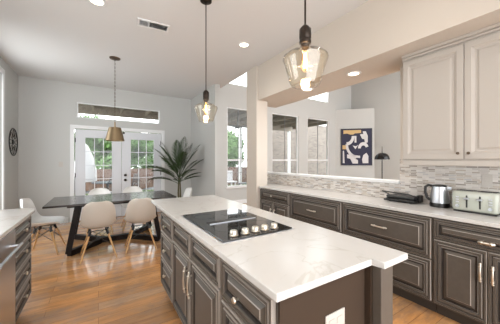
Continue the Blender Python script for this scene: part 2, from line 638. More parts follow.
for i, (a, b) in enumerate(WINS):
    wd = window(1 + i, a, b, WZ[0], WZ[1], 3 if i == 0 else 2, 4 if i == 0 else 1, 1.40, 2 if i == 0 else 1, mt=.014)
    obj('sill', bx(a - .05, b + .05, BY - .05, BY - .001, WZ[0] - .04, WZ[0], bev=.006), M['trim'], wd)
    window(4 + i, a, b, CL[0], CL[1], 4, 1)
w7 = window(7, TR[0], TR[1], TR[2], TR[3], 1, 1, fr=.025)
w8 = window(8, LW0, LW1, .25, LWT, 2, 1, plane='X', y=WX - .06, fr=.05)
added_window = window(9, 1.1, 2.9, 1.05, 2.5, 2, 1, plane='X', y=WX - .06, fr=.05)  # unseen window, added to let more light onto the left counter
bm = new()
box(bm, WX, WX + .02, LW0 - .09, LW0, .16, LWT + .09, bev=.004)
box(bm, WX, WX + .02, LW1, LW1 + .09, .16, LWT + .09, bev=.004)
box(bm, WX, WX + .02, LW0, LW1, LWT, LWT + .09, bev=.004)
box(bm, WX, WX + .035, LW0, LW1, .16, .25, bev=.004)
struct('trim_4', bm, M['trim'])

# ------------------------------------------------------------------ outdoors
struct('patio_ground', bx(-8, 16, BY + .15, 12.2, -.2, -.08), M['patio'])
struct('lawn', bx(-12, 24, 12.2, 34, -.25, -.1), M['grass'])
f = tagit(obj('garden_fence', bx(-10, 20, 13.0, 13.06, -.1, .98), M['fence']), 'reddish brown board fence along the back garden', 'fence')

cover = thing('patio_cover', 'pale slatted patio roof seen through the windows above the terrace', 'patio roof', (3.5, 8.4, 3.2))
bm = new()
for k in range(24):
    yy = -1.45 + k * .125
    box(bm, -4.6, 5.6, yy, yy + .04, 0.0, .08)
obj('slats', bm, M['patio_wood'], cover)
obj('roof_deck', bx(-4.6, 5.6, -1.5, 1.7, .0801, .12), M['patio_wood'], cover)
bm = new()
for k in range(13):
    xx = -4.5 + k * .82
    box(bm, xx, xx + .06, -1.5, 1.29, -.14, -.001)
obj('rafters', bm, M['patio_wood'], cover)
obj('front_beam', bx(-4.6, 5.6, 1.61, 1.69, -.20, .07), M['patio_wood'], cover)
for xx in (-4.4, -.9, 2.3, 5.4):
    obj('post', bx(xx - .06, xx + .06, 1.58, 1.70, -3.28, -.201), M['trim'], cover)
fan = thing('patio_fan', 'dark ceiling fan hanging under the patio roof', 'ceiling fan', (4.6, 8.2, 3.055))
obj('downrod', tube(new(), [(0, 0, 0), (0, 0, -.3)], .015), M['darkgrey'], fan)
obj('motor', lathe(new(), [(0, -.3), (.09, -.3), (.1, -.36), (.06, -.42), (0, -.43)], 20), M['darkgrey'], fan, True)
for k in range(5):
    bm = bx(.09, .6, -.06, .06, -.36, -.35)
    bmesh.ops.rotate(bm, verts=bm.verts, cent=(0, 0, 0), matrix=Matrix.Rotation(k * 2 * PI / 5, 3, 'Z'))
    obj('blade', bm, M['darkgrey'], fan)

hs = thing('brick_house_wing', 'tan brick wing of the house outside the two windows right of the column', 'building', (12.0, 11.6, -.08))
obj('brick_wall', bx(-3.2, 4, 0, .2, 0, 3.9), M['housebrick'], hs)
obj('eave', bx(-3.3, 4.2, -.05, .3, 3.9, 4.0), M['trim'], hs)

# garden trees
leafme = None
def crown_mesh(seed, n=9000):
    rnd = random.Random(seed)
    bm = new()
    blobs = [(Vector((rnd.uniform(-1, 1), rnd.uniform(-.8, .8), rnd.uniform(-1.1, 1.2))), rnd.uniform(.55, .95)) for _ in range(11)]
    for i in range(n):
        c0, r0 = rnd.choice(blobs)
        d = Vector((rnd.gauss(0, 1), rnd.gauss(0, 1), rnd.gauss(0, 1))).normalized()
        p = c0 + d * r0 * rnd.uniform(.55, 1.0)
        a = Vector((rnd.gauss(0, 1), rnd.gauss(0, 1), rnd.gauss(0, 1))).normalized()
        b_ = a.cross(d)
        if b_.length < .1: continue
        b_.normalize()
        s = rnd.uniform(.08, .15)
        bm.faces.new([bm.verts.new(q) for q in (p - a * s, p + b_ * s * .45, p + a * s, p - b_ * s * .45)])
    return bm


tree0 = thing('garden_tree', 'leafy green tree beyond the fence behind the left glass door', 'tree', (.2, 15.2, -.1), 0, 'trees beyond the garden fence')
obj('crown', crown_mesh(3), M['treeleaf'], tree0).location = (0, 0, 2.15)
obj('trunk', tube(new(), [(0, 0, 0), (.06, 0, 1.2), (0, .05, 2.0)], .13, 8, .06), M['bark'], tree0)
tree0.scale = (1.0, .98, .95)
tl = [(-3.6, 15.2, 'leafy green tree beyond the fence left of the left glass door'),
      (3.8, 15.2, 'leafy green tree beyond the fence behind the right glass door'),
      (7.5, 15.2, 'leafy green tree beyond the fence seen through the window left of the column'),
      (11.3, 15.2, 'leafy green tree beyond the fence furthest to the right'),
      (-1.6, 19.0, 'leafy green tree standing in the back row left of the left glass door'),
      (2.2, 19.0, 'leafy green tree standing in the back row between the two glass doors'),
      (6.0, 19.0, 'leafy green tree standing in the back row right of the right glass door'),
      (10.0, 19.0, 'leafy green tree standing in the back row furthest to the right')]
for k, (x, y, lb) in enumerate(tl):
    t = copy_tree(tree0)
    t.location = (x, y, -.1)
    t.rotation_euler = (0, 0, 1.1 * (k + 1))
    t['label'] = lb

um = thing('patio_umbrella', 'closed white patio umbrella outside the left glass door', 'umbrella', (-.42, 10.5, -.08))
obj('pole', tube(new(), [(0, 0, 0), (0, 0, 2.25)], .022), M['iron'], um)
obj('canopy', lathe(new(), [(.0, 2.1), (.1, 2.0), (.26, 1.6), (.36, 1.1), (.38, .72), (.34, .7), (0, .74)], 16), M['canvas'], um, True)
obj('base', lathe(new(), [(0, 0), (.24, 0), (.24, .05), (.04, .1), (0, .1)], 20), M['darkgrey'], um)


def patio_set(x, y):
    t = thing('patio_table', 'dark round glass topped patio table outside the glass doors', 'table', (x, y, -.08))
    obj('table_top', lathe(new(), [(0, .70), (.55, .70), (.56, .715), (.55, .73), (0, .73)], 32), M['iron'], t)
    for k in range(4):
        a = k * PI / 2 + .4
        obj('leg', tube(new(), [(.1 * math.cos(a), .1 * math.sin(a), .70), (.2 * math.cos(a), .2 * math.sin(a), .35), (.42 * math.cos(a), .42 * math.sin(a), 0)], .016), M['iron'], t)


patio_set(.35, 9.6)
def patio_chair(x, y, rz, label):
    t = thing('patio_chair', label, 'chair', (x, y, -.08), rz, 'iron patio chairs')
    obj('seat', bx(-.24, .24, -.22, .22, .42, .45, bev=.01), M['iron'], t)
    bm = new()
    tube(bm, [(-.24, -.22, .44), (-.24, -.28, .75), (-.15, -.3, .95), (.15, -.3, .95), (.24, -.28, .75), (.24, -.22, .44)], .014)
    for k in range(-3, 4):
        tube(bm, [(k * .06, -.22, .45), (k * .06, -.295, .94)], .007, 6)
    for k in (.6, .75): tube(bm, [(-.24, -.25 - (k - .6) * .1, k), (.24, -.25 - (k - .6) * .1, k)], .008, 6)
    obj('backrest', bm, M['iron'], t)
    for sx in (-1, 1):
        for sy in (-1, 1):
            obj('leg', tube(new(), [(sx * .21, sy * .19, .43), (sx * .24, sy * .22, 0)], .013), M['iron'], t)
    return t
pc = patio_chair(-.35, 9.3, -1.2, 'iron patio chair left of the round patio table')
for x, y, rz, lb in ((.95, 9.9, 1.9, 'iron patio chair right of the round patio table'),
                     (.45, 8.75, 0.1, 'iron patio chair on the house side of the round patio table'),
                     (1.7, 9.4, 0.8, 'iron patio chair outside the right glass door'),
                     (5.6, 9.4, 1.0, 'iron patio chair outside the window left of the column')):
    q = copy_tree(pc)
    q.location = (x, y, -.08)
    q.rotation_euler = (0, 0, rz)
    q['label'] = lb
pb = thing('patio_bench', 'white slatted patio bench outside the window left of the column', 'bench', (5.0, 10.6, -.08))
obj('seat', bx(-.8, .8, -.25, .25, .38, .44, bev=.01), M['canvas'], pb)
obj('backrest', bx(-.8, .8, .22, .27, .45, .95, bev=.01), M['canvas'], pb)
for sx in (-.72, .72):
    for sy in (-.2, .2):
        obj('leg', bx(sx - .03, sx + .03, sy - .03, sy + .03, 0, .379), M['canvas'], pb)


# ------------------------------------------------------------------ cabinets
STOP = .884   # underside of worktops
def cabinet(name, label, loc, rz, width, depth, faces, group=None, toe=.11, side=None):
    """faces: list of dicts kind/x0/x1/z0/z1/handles"""
    t = thing(name, label, 'cabinet', loc, rz, group)
    bm = new()
    box(bm, 0, width, .0, depth, toe, STOP - .002)
    obj('body', bm, M['cab'], t)
    obj('toe_kick', bx(0.001, width - .001, .07, depth, 0.001, toe), M['toe'], t)
    for f in faces:
        bm = rings_panel(new(), f['x0'], f['x1'], f['z0'], f['z1'], -.0005, steps_for(f['x1'] - f['x0'], f['z1'] - f['z0']), GLAZE)
        d = obj(f['kind'], bm, [M['cab'], M['cab_rub_highlight'], M['cab_groove']], t)
        for h in f.get('h', []):
            yy = -.0195
            if h[0] == 'knob': knob(d, h[1], yy, h[2], M['nickel'])
            elif h[0] == 'oval': pull(d, h[1], yy, h[2], .075, M['nickel'], False, r=.012)
            elif h[0] == 'pull': pull(d, h[1], yy, h[2], h[3], M['nickel'], h[4])
    return t


g = .012
def drawers(w_, zs, hs):
    out = []
    for (z0, z1), h in zip(zs, hs):
        out.append(dict(kind='drawer', x0=g, x1=w_ - g, z0=z0, z1=z1, h=h))
    return out


# perimeter run, faces at X = 2.53
PF = 2.53
D = PX0 - .014 - PF
def per(name, label, ya, yb, faces):
    return cabinet(name, label, (PF, ya - .001, 0), -PI / 2, ya - yb - .002, D, faces, 'base cabinets along the tiled wall')
wa = 3.63 - 2.83
per('base_cabinet', 'dark taupe base cabinet beside the column, one drawer over two doors', 3.63, 2.83, [
    dict(kind='drawer', x0=g, x1=wa - g, z0=.69, z1=.865, h=[('knob', .36, .775)]),
    dict(kind='door', x0=g, x1=wa / 2 - .003, z0=.13, z1=.675, h=[('pull', wa / 2 - .05, .5, .12, True)]),
    dict(kind='door', x0=wa / 2 + .003, x1=wa - g, z0=.13, z1=.675, h=[('pull', wa / 2 + .05, .5, .12, True)])])
wb_ = 2.83 - 1.877
per('base_cabinet', 'dark taupe two-drawer base cabinet second from the column', 2.83, 1.877, drawers(wb_, [(.505, .865), (.13, .49)],
    [[('pull', wb_ / 2, .69, .15, False)], [('pull', wb_ / 2, .32, .15, False)]]))
wc = 1.877 - .936
per('base_cabinet', 'dark taupe two-drawer base cabinet below the contact grill', 1.877, .936, drawers(wc, [(.505, .865), (.13, .49)],
    [[('pull', wc / 2, .69, .15, False)], [('pull', wc / 2, .32, .15, False)]]))
wd_ = .936 - .22
per('base_cabinet', 'dark taupe base cabinet below the toaster, drawer over two doors', .936, .22, [
    dict(kind='drawer', x0=g, x1=wd_ - g, z0=.70, z1=.865, h=[('oval', wd_ / 2, .755)]),
    dict(kind='door', x0=g, x1=wd_ / 2 - .003, z0=.13, z1=.685, h=[('pull', wd_ / 2 - .035, .52, .13, True)]),
    dict(kind='door', x0=wd_ / 2 + .003, x1=wd_ - g, z0=.13, z1=.685, h=[('pull', wd_ / 2 + .035, .52, .13, True)])])
wt = tagit(obj('worktop', prism(new(), [(2.495, -.6), (PX0 - .013, -.6), (PX0 - .013, 4.25), (2.72, 4.25), (2.72, 3.645), (2.495, 3.645)], STOP, .915, bev=.004), M['quartz']),
           'long white quartz worktop along the tiled wall', 'worktop')

# island cabinets, faces at X = .565
IF = .565
def isl(label, ya, yb, faces):
    return cabinet('island_cabinet', label, (IF, ya - .001, 0), -PI / 2, ya - yb - .002, .53, faces, 'island cabinets facing the left walkway')
w1 = 2.61 - 2.134
isl('taupe island cabinet with three drawers at the dining end', 2.61, 2.134, drawers(w1, [(.68, .865), (.42, .665), (.13, .405)],
    [[('knob', w1 / 2, .75)], [('knob', w1 / 2, .52)], [('knob', w1 / 2, .28)]]))
w2 = 2.134 - 1.657
isl('taupe island cabinet, drawer over door, next to the three-drawer one', 2.134, 1.657, [
    dict(kind='drawer', x0=g, x1=w2 - g, z0=.70, z1=.865),
    dict(kind='door', x0=g, x1=w2 - g, z0=.13, z1=.685, h=[('pull', w2 - .045, .53, .17, True)])])
w3 = 1.657 - 1.165
isl('taupe island cabinet, drawer over door, in front of the cooktop', 1.657, 1.165, [
    dict(kind='drawer', x0=g, x1=w3 - g, z0=.70, z1=.865),
    dict(kind='door', x0=g, x1=w3 - g, z0=.13, z1=.685, h=[('pull', .045, .53, .17, True)])])
w4 = 1.165 - .70
c4 = isl('taupe island cabinet with knobbed drawers nearest to the viewer', 1.165, .70, drawers(w4, [(.665, .865), (.41, .65), (.13, .395)],
    [[('knob', .2, .745)], [('knob', w4 / 2, .53)], [('knob', w4 / 2, .26)]]))
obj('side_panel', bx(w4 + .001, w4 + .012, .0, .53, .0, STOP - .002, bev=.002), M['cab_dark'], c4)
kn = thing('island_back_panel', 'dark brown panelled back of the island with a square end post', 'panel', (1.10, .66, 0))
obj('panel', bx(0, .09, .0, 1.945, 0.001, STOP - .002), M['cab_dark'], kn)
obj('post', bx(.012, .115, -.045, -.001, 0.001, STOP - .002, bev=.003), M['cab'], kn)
tagit(obj('island_worktop', prism(new(), [(.528, .66), (1.11, .66), (1.11, .598), (1.328, .598), (1.328, 3.05), (.528, 3.05)], STOP, .915, bev=.004), M['quartz']),
      'large white veined quartz island worktop around the cooktop', 'worktop')

# left run
LF = -.56
def left(name, label, ya, yb, faces, m=None):
    return cabinet(name, label, (LF, ya + .001, 0), PI / 2, yb - ya - .002, .80, faces, None)
w5 = 3.05 - 2.465
left('drawer_cabinet', 'taupe four-drawer cabinet at the dining end of the left counter', 2.465, 3.05, drawers(w5,
     [(.71, .865), (.52, .695), (.33, .505), (.13, .315)], [[('knob', w5 / 2, z)] for z in (.79, .61, .42, .22)]))
left('base_cabinet', 'taupe cabinet on the left counter run nearest the viewer', 1.0, 1.855, [
    dict(kind='door', x0=g, x1=.422, z0=.13, z1=.865), dict(kind='door', x0=.428, x1=.841, z0=.13, z1=.865)])
dw = thing('dishwasher', 'stainless steel dishwasher with bar handle in the left counter', 'dishwasher', (-.525, 1.86, 0), PI / 2)
obj('tub', bx(0, .60, .04, .80, .1, STOP - .002), M['darkgrey'], dw)
obj('door', bx(.003, .597, 0, .039, .12, STOP - .006, bev=.006), M['steel'], dw)
bm = new()
tube(bm, [(.06, -.045, .77), (.54, -.045, .77)], .011, 12)
for x in (.09, .51): tube(bm, [(x, 0.0, .77), (x, -.045, .77)], .009, 10)
obj('handle', bm, M['steel'], dw, True)
obj('toe_kick', bx(.003, .597, .05, .1, 0.001, .1), M['toe'], dw)
tagit(obj('worktop', prism(new(), [(WX + .002, 1.0), (-.52, 1.0), (-.52, 3.08), (-.62, 3.2), (WX + .002, 3.2)], STOP, .915, bev=.004), M['quartz']),
      'white quartz worktop on the left counter', 'worktop')

# wall cabinets
UF = 2.76
uy0, uy1 = 1.294, .272
u = thing('wall_cabinet', 'cream two-door raised panel wall cabinet over the toaster', 'cabinet', (UF, uy0, 1.385), -PI / 2, 'cream wall cabinets')
uw = uy0 - uy1
obj('body', bx(0, uw, 0, PX0 - UF - .001, 0, SZ - 1.386), M['upper'], u)
obj('light_rail', bx(0.0, uw, -.012, .02, -.05, -.001, bev=.004), M['upper'], u)
ust = [(0, .014), (.004, .018), (.05, .018), (.056, .012), (.062, .012), (.068, .006), (.085, .006), (.10, .012), (.104, .012)]
for k, (a, b) in enumerate(((.006, uw / 2 - .002), (uw / 2 + .002, uw - .006))):
    d = obj('door', rings_panel(new(), a, b, .012, 1.04, -.0005, ust), M['upper'], u)
    knob(d, b - .035 if k == 0 else a + .035, -.018, .065, M['bronze_knob'], r=.013)
bm = new()
box(bm, -.0, uw, -.03, -.001, 1.085, SZ - 1.386, bev=.004)
box(bm, -.0, uw, -.018, -.001, 1.06, 1.083, bev=.004)
obj('crown_molding', bm, M['upper'], u)
u2 = copy_tree(u)
u2.location = (UF, uy1 - .003, 1.385)
u2['label'] = 'cream two-door wall cabinet to the right of the one over the toaster'

# ------------------------------------------------------------------ cooktop
ck = thing('cooktop', 'black glass electric cooktop with centre vent set in the island', 'cooktop', (.863, 1.625, .9155))
obj('glass_surface', bx(-.262, .262, -.39, .39, 0.0021, .010, bev=.003), M['blackglass'], ck)
obj('steel_frame', bx(-.273, .273, -.40, .40, 0, .002), M['steel'], ck)
bm = new()
box(bm, -.19, .20, -.02, .045, .0105, .013)
for k in range(18): box(bm, -.18 + k * .0208, -.168 + k * .0208, -.012, .037, .013, .0145)
obj('vent_grille', bm, M['black'], ck)
obj('vent_edge', bx(-.19, .20, -.028, -.021, .0105, .015), M['steel'], ck)
for (x, y, r) in ((-.13, .23, .085), (.12, .23, .10), (-.12, -.15, .10), (.13, -.16, .075)):
    obj('burner_ring', lathe(new(), [(r, .0102), (r, .0106), (r - .004, .0106), (r - .004, .0102)], 40, (x, y, 0), True), M['darkgrey'], ck)
for x in (-.165, -.083, -.006, .068, .148):
    k = obj('knob', lathe(new(), [(0, .0105), (.027, .0105), (.029, .015), (.024, .02), (.023, .038), (.02, .043), (0, .043)], 20, (x, -.335, 0)), M['nickel'], ck, True)

# ------------------------------------------------------------------ worktop appliances
ts = thing('toaster', 'cream long four-slice toaster on the worktop', 'toaster', (2.80, .735, .9155), -PI / 2 - .04)
L = .158
def rounded(bm, x0, x1, y0, y1, z0, z1, r):
    box(bm, x0, x1, y0, y1, z0, z1)
    bmesh.ops.bevel(bm, geom=[e for e in bm.edges], offset=r, segments=4, affect='EDGES', profile=.5)
    return bm
obj('body', rounded(new(), -L, L, 0, .19, .012, .19, .025), M['toaster'], ts, True)
obj('base', bx(-L + .012, L - .012, .012, .178, 0, .0115, bev=.002), M['black'], ts)
bm = new()
for s in (-1, 1):
    for yy in (.055, .12):
        box(bm, s * .075 - .06, s * .075 + .06, yy, yy + .026, .1901, .194)
obj('slots', bm, M['black'], ts)
for s in (-.045, .045): obj('lever_slot', bx(s - .006, s + .006, -.0012, .0, .045, .155), M['darkgrey'], ts)
for s in (-.045, .045):
    obj('lever', bx(s - .018, s + .018, -.018, -.0015, .118, .134, bev=.004), M['steel'], ts)
for s in (-.112, .112):
    bm = lathe(new(), [(0, 0), (.014, 0), (.013, .012), (0, .013)], 16)
    bmesh.ops.rotate(bm, verts=bm.verts, cent=(0, 0, 0), matrix=Matrix.Rotation(PI / 2, 3, 'X'))
    bmesh.ops.translate(bm, verts=bm.verts, vec=(s, -.0005, .055))
    obj('knob', bm, M['steel'], ts, True)
    bm = new()
    for k in range(3): box(bm, s - .012, s + .012, -.003, -.0005, .085 + k * .022, .097 + k * .022, bev=.001)
    obj('buttons', bm, M['steel'], ts)

kt = thing('electric_kettle', 'brushed steel electric kettle with black handle between grill and toaster', 'kettle', (2.94, 1.03, .9155), PI / 2 + .25)
obj('base', lathe(new(), [(0, 0), (.082, 0), (.084, .02), (.08, .042), (0, .042)], 32), M['black'], kt, True)
obj('body', lathe(new(), [(0, .0425), (.079, .0425), (.077, .10), (.068, .17), (.063, .205), (0, .205)], 32), M['steel'], kt, True)
obj('lid', lathe(new(), [(0, .2055), (.06, .2055), (.055, .218), (.02, .226), (0, .227)], 32), M['black'], kt, True)
obj('spout', prism(new(), [(-.058, -.02), (-.095, 0), (-.058, .02)], .175, .207, bev=.004), M['steel'], kt)
obj('handle', tube(new(), [(.06, 0, .205), (.09, 0, .215), (.118, 0, .195), (.12, 0, .14), (.105, 0, .085), (.078, 0, .06)], .013, 10), M['black'], kt, True)

gr = thing('contact_grill', 'black contact grill with long bar handle on the worktop', 'contact grill', (2.80, 1.37, .9155), -PI / 2)
obj('base', rounded(new(), -.15, .15, .03, .21, .008, .04, .012), M['black'], gr, True)
bm = rounded(new(), -.145, .145, .035, .205, .043, .075, .013)
obj('lid', bm, M['darkgrey'], gr, True)
bm = new()
tube(bm, [(-.155, .15, .062), (-.17, .04, .105), (-.165, -.005, .118), (.125, -.005, .104), (.15, .02, .09), (.155, .15, .062)], .007, 8)
obj('handle', bm, M['black'], gr, True)
obj('drip_spout', bx(-.17, -.13, .03, .09, .008, .028, bev=.006), M['black'], gr)
obj('hinge', bx(.13, .175, .13, .2, .01, .09, bev=.01), M['black'], gr)
obj('feet', box(box(bx(-.12, -.10, .05, .07, 0, .008), .10, .12, .05, .07, 0, .008), -.01, .01, .17, .19, 0, .008), M['black'], gr)


def outlet(label, loc, rz, w_=.118, h_=.118, name='outlet_plate'):
    o = thing(name, label, 'outlet', loc, rz)
    obj('plate', bx(-w_ / 2, w_ / 2, -.006, 0, -h_ / 2, h_ / 2, bev=.002), M['plate_white'], o)
    bm = new()
    n = 2 if w_ > .1 else 1
    for i in range(n):
        cx_ = (i - (n - 1) / 2) * .05
        for zz in (-.022, .022): box(bm, cx_ - .017, cx_ + .017, -.009, -.0062, zz - .014, zz + .014, bev=.001)
    obj('sockets', bm, M['plate_white'], o)
    return o


outlet('white double outlet plate on the island end panel', (.873, .6875, .665), 0, .125, .12)
outlet('white outlet plate on the mosaic tiles above the toaster', (PX0 - .0125, .70, 1.20), -PI / 2, .075, .115)
outlet('white switch plate on the grey wall left of the glass doors', (-.70, BY - .0005, 1.30), 0, .075, .115, name='switch_plate')

# ------------------------------------------------------------------ pendants over the island
def pendant(x, y, label):
    zb = 1.805
    p = thing('glass_pendant', label, 'pendant light', (x, y, zb), 0, 'glass pendants over the island')
    top = CZ - zb
    Z = lambda a: a
    prof = [(.060, .0), (.078, .004), (.087, .022), (.097, .06), (.114, .115), (.1265, .152), (.124, .162), (.108, .176), (.074, .192), (.038, .205), (.030, .216), (.030, .238)]
    inner = [(r - .003, z) for r, z in prof[::-1]]
    obj('glass_shade', lathe(new(), prof + inner, 48, closed=True), M['amber'], p, True)
    obj('socket', lathe(new(), [(0, .212), (.021, .212), (.023, .235), (.032, .239), (.034, .25), (.030, .262), (.033, .268), (.033, .318), (.02, .335), (.008, .345), (0, .345)], 24), M['bronze'], p, True)
    obj('rod', tube(new(), [(0, 0, .34), (0, 0, top - .02)], .0055, 8), M['bronze'], p)
    obj('canopy', lathe(new(), [(0, top - .001), (.062, top - .001), (.062, top - .02), (.02, top - .03), (0, top - .03)], 28), M['bronze'], p, True)
    b = obj('bulb', lathe(new(), [(.012, .21), (.016, .19), (.026, .15), (.027, .12), (.020, .09), (.006, .078), (0, .077)], 20), M['bulb_glass'], p, True)
    bm = new()
    for k in range(6):
        a = k * PI / 3
        tube(bm, [(.010 * math.cos(a), .010 * math.sin(a), .10), (.007 * math.cos(a + .5), .007 * math.sin(a + .5), .185)], .0014, 5)
    obj('filament', bm, M['filament'], b)
    li = bpy.data.lights.new('pendant_glow', 'POINT')
    li.energy = 3
    li.color = (1, .72, .42)
    li.shadow_soft_size = .04
    lo = bpy.data.objects.new('pendant_glow', li)
    C.objects.link(lo)
    lo.parent = p
    lo.location = (0, 0, .14)
    return p


pendant(.985, .975, 'amber glass pendant hanging nearest the viewer over the island')
pendant(.985, 2.45, 'amber glass pendant hanging over the dining end of the island')

# brass pendant over the table
bp_ = thing('brass_pendant', 'brass cone pendant on a chain over the dining table', 'pendant light', (.237, 4.68, 1.72))
tz = CZ - 1.72
obj('lamp_shade', lathe(new(), [(.148, 0), (.092, .225), (.02, .228), (.02, .225), (.089, .222), (.145, 0)], 40, closed=True), M['brass'], bp_, True)
obj('stem', tube(new(), [(0, 0, .226), (0, 0, .32)], .012, 10), M['brass'], bp_)
bm = new()
n = 34
for k in range(n):
    zc = .32 + (tz - .34) * (k + .5) / n
    hh = (tz - .34) / n * .62
    pts = []
    for j in range(9):
        a = 2 * PI * j / 8
        q = .008 * math.cos(a)
        pts.append((q, 0, zc + hh * math.sin(a)) if k % 2 else (0, q, zc + hh * math.sin(a)))
    tube(bm, pts, .0028, 5, caps=False)
obj('chain', bm, M['bronze_knob'], bp_)
obj('canopy', lathe(new(), [(0, tz - .001), (.085, tz - .001), (.08, tz - .015), (.02, tz - .03), (0, tz - .03)], 28), M['bronze_knob'], bp_, True)
obj('bulb', lathe(new(), [(0, .06), (.02, .065), (.03, .09), (.02, .13), (.015, .2), (0, .2)], 16), emit_mat('warm_bulb', (255, 220, 170), 5), bp_, True)

# ------------------------------------------------------------------ recessed lights; those out of view are added
def can(x, y, z, label, e=CAN_W):
    o = thing('recessed_light', label, 'ceiling light', (x, y, z), 0, 'recessed ceiling lights')
    obj('trim_ring', lathe(new(), [(.062, -.001), (.09, -.001), (.09, -.006), (.062, -.009)], 32, closed=True), M['trim'], o, True)
    obj('lens', lathe(new(), [(0, -.001), (.0615, -.001), (.0615, -.004), (0, -.004)], 28), M['can'], o)
    li = bpy.data.lights.new('can_light', 'SPOT')
    li.energy = e
    li.color = CAN_COL
    li.spot_size = 2.6
    li.spot_blend = 1.0
    li.shadow_soft_size = .06
    lo = bpy.data.objects.new('can_light', li)
    C.objects.link(lo)
    lo.parent = o
    lo.location = (0, 0, -.02)


can(-.014, 3.109, CZ, 'round recessed light in the ceiling left of the vent')
can(1.85, 3.093, CZ, 'round recessed light in the ceiling right of the far glass pendant')
can(2.76, 1.88, SZ, 'round recessed light in the lowered beam nearest the wall cabinets')
can(2.76, 2.68, SZ, 'round recessed light in the lowered beam behind the near pendant')
can(1.85, 1.0, CZ, 'added unseen recessed light in the ceiling above the walkway beside the island', 12)  # out of view, added to light the kitchen
can(-.014, .9, CZ, 'added unseen recessed light in the ceiling above the viewer', 12)  # unseen fill light added over the camera
can(-.95, 1.9, CZ, 'added unseen recessed light in the ceiling above the left counter', 26)  # unseen, added to brighten the left worktop
can(-.014, -1.2, CZ, 'added unseen recessed light in the ceiling behind the viewer on the left', 60)  # unseen, added as strong fill from behind the camera
can(1.85, -1.2, CZ, 'added unseen recessed light in the ceiling behind the viewer on the right', 60)  # second unseen fill light added behind the camera
can(5.0, 3.8, LZ, 'added unseen recessed light in the high living room ceiling near the column', 120)  # unseen, added to brighten the living room
can(7.6, 3.8, LZ, 'added unseen recessed light in the high living room ceiling near the painting', 120)  # also added out of view for the living room
can(5.0, .8, LZ, 'added unseen recessed light in the high living room ceiling behind the kitchen wall', 120)  # added out of view, lights the living room behind the partition

vt = thing('ceiling_vent', 'white rectangular air vent in the ceiling', 'vent', (.60, 3.27, CZ), -.08)
bm = new()
box(bm, -.19, .19, -.09, -.065, -.012, -.001, bev=.002)
box(bm, -.19, .19, .065, .09, -.012, -.001, bev=.002)
box(bm, -.19, -.165, -.065, .065, -.012, -.001, bev=.002)
box(bm, .165, .19, -.065, .065, -.012, -.001, bev=.002)
box(bm, -.06, -.05, -.065, .065, -.012, -.001)
obj('frame', bm, M['trim'], vt)
obj('duct', bx(-.165, .165, -.065, .065, -.003, -.001), M['black'], vt)
bm = new()
for k in range(9):
    y = -.055 + k * .0135
    f = [bm.verts.new(p) for p in ((-.05, y, -.011), (.165, y, -.011), (.165, y + .008, -.004), (-.05, y + .008, -.004))]
    bm.faces.new(f)
    f = [bm.verts.new(p) for p in ((-.165, y, -.011), (-.06, y, -.011), (-.06, y + .004, -.004), (-.165, y + .004, -.004))]
    bm.faces.new(f)
o_ = obj('louvers', bm, M['trim'], vt)

# ------------------------------------------------------------------ dining table
tb = thing('dining_table', 'long dark wood dining table with slanted sled legs', 'table', (.26, 4.79, 0))
obj('table_top', bx(-.91, .91, -.51, .51, .722, .75, bev=.004), M['tabletop'], tb)
bm = new()
box(bm, -.66, .70, -.3, -.24, .67, .721)
box(bm, -.66, .70, .24, .3, .67, .721)
obj('apron', bm, M['espresso'], tb)
def beam(a, b, w_, h_):
    bm = new()
    a, b = Vector(a), Vector(b)
    d = (b - a)
    up = Vector((0, 0, 1)) if abs(d.normalized().z) < .8 else Vector((0, 1, 0))
    s = d.cross(up).normalized()
    t_ = s.cross(d).normalized()
    r = []
    for p in (a, b):
        r.append([bm.verts.new(p + s * i * w_ / 2 + t_ * j * h_ / 2) for i, j in ((-1, -1), (1, -1), (1, 1), (-1, 1))])
    bm.faces.new(r[0][::-1]); bm.faces.new(r[1])
    for k in range(4): bm.faces.new((r[0][k], r[0][(k + 1) % 4], r[1][(k + 1) % 4], r[1][k]))
    return bm
for sx in (-1, 1):
    for sy in (-1, 1):
        obj('leg', beam((sx * .63, sy * .47, .04), (sx * .52, sy * .41, .721), .072, .055), M['espresso'], tb)
        obj('floor_rail', beam((sx * .62, sy * .46, .0405), (sx * .24, sy * .06, .0405), .07, .08), M['espresso'], tb)
obj('stretcher', bx(-.3, .3, -.05, .05, .001, .0815, bev=.004), M['espresso'], tb)


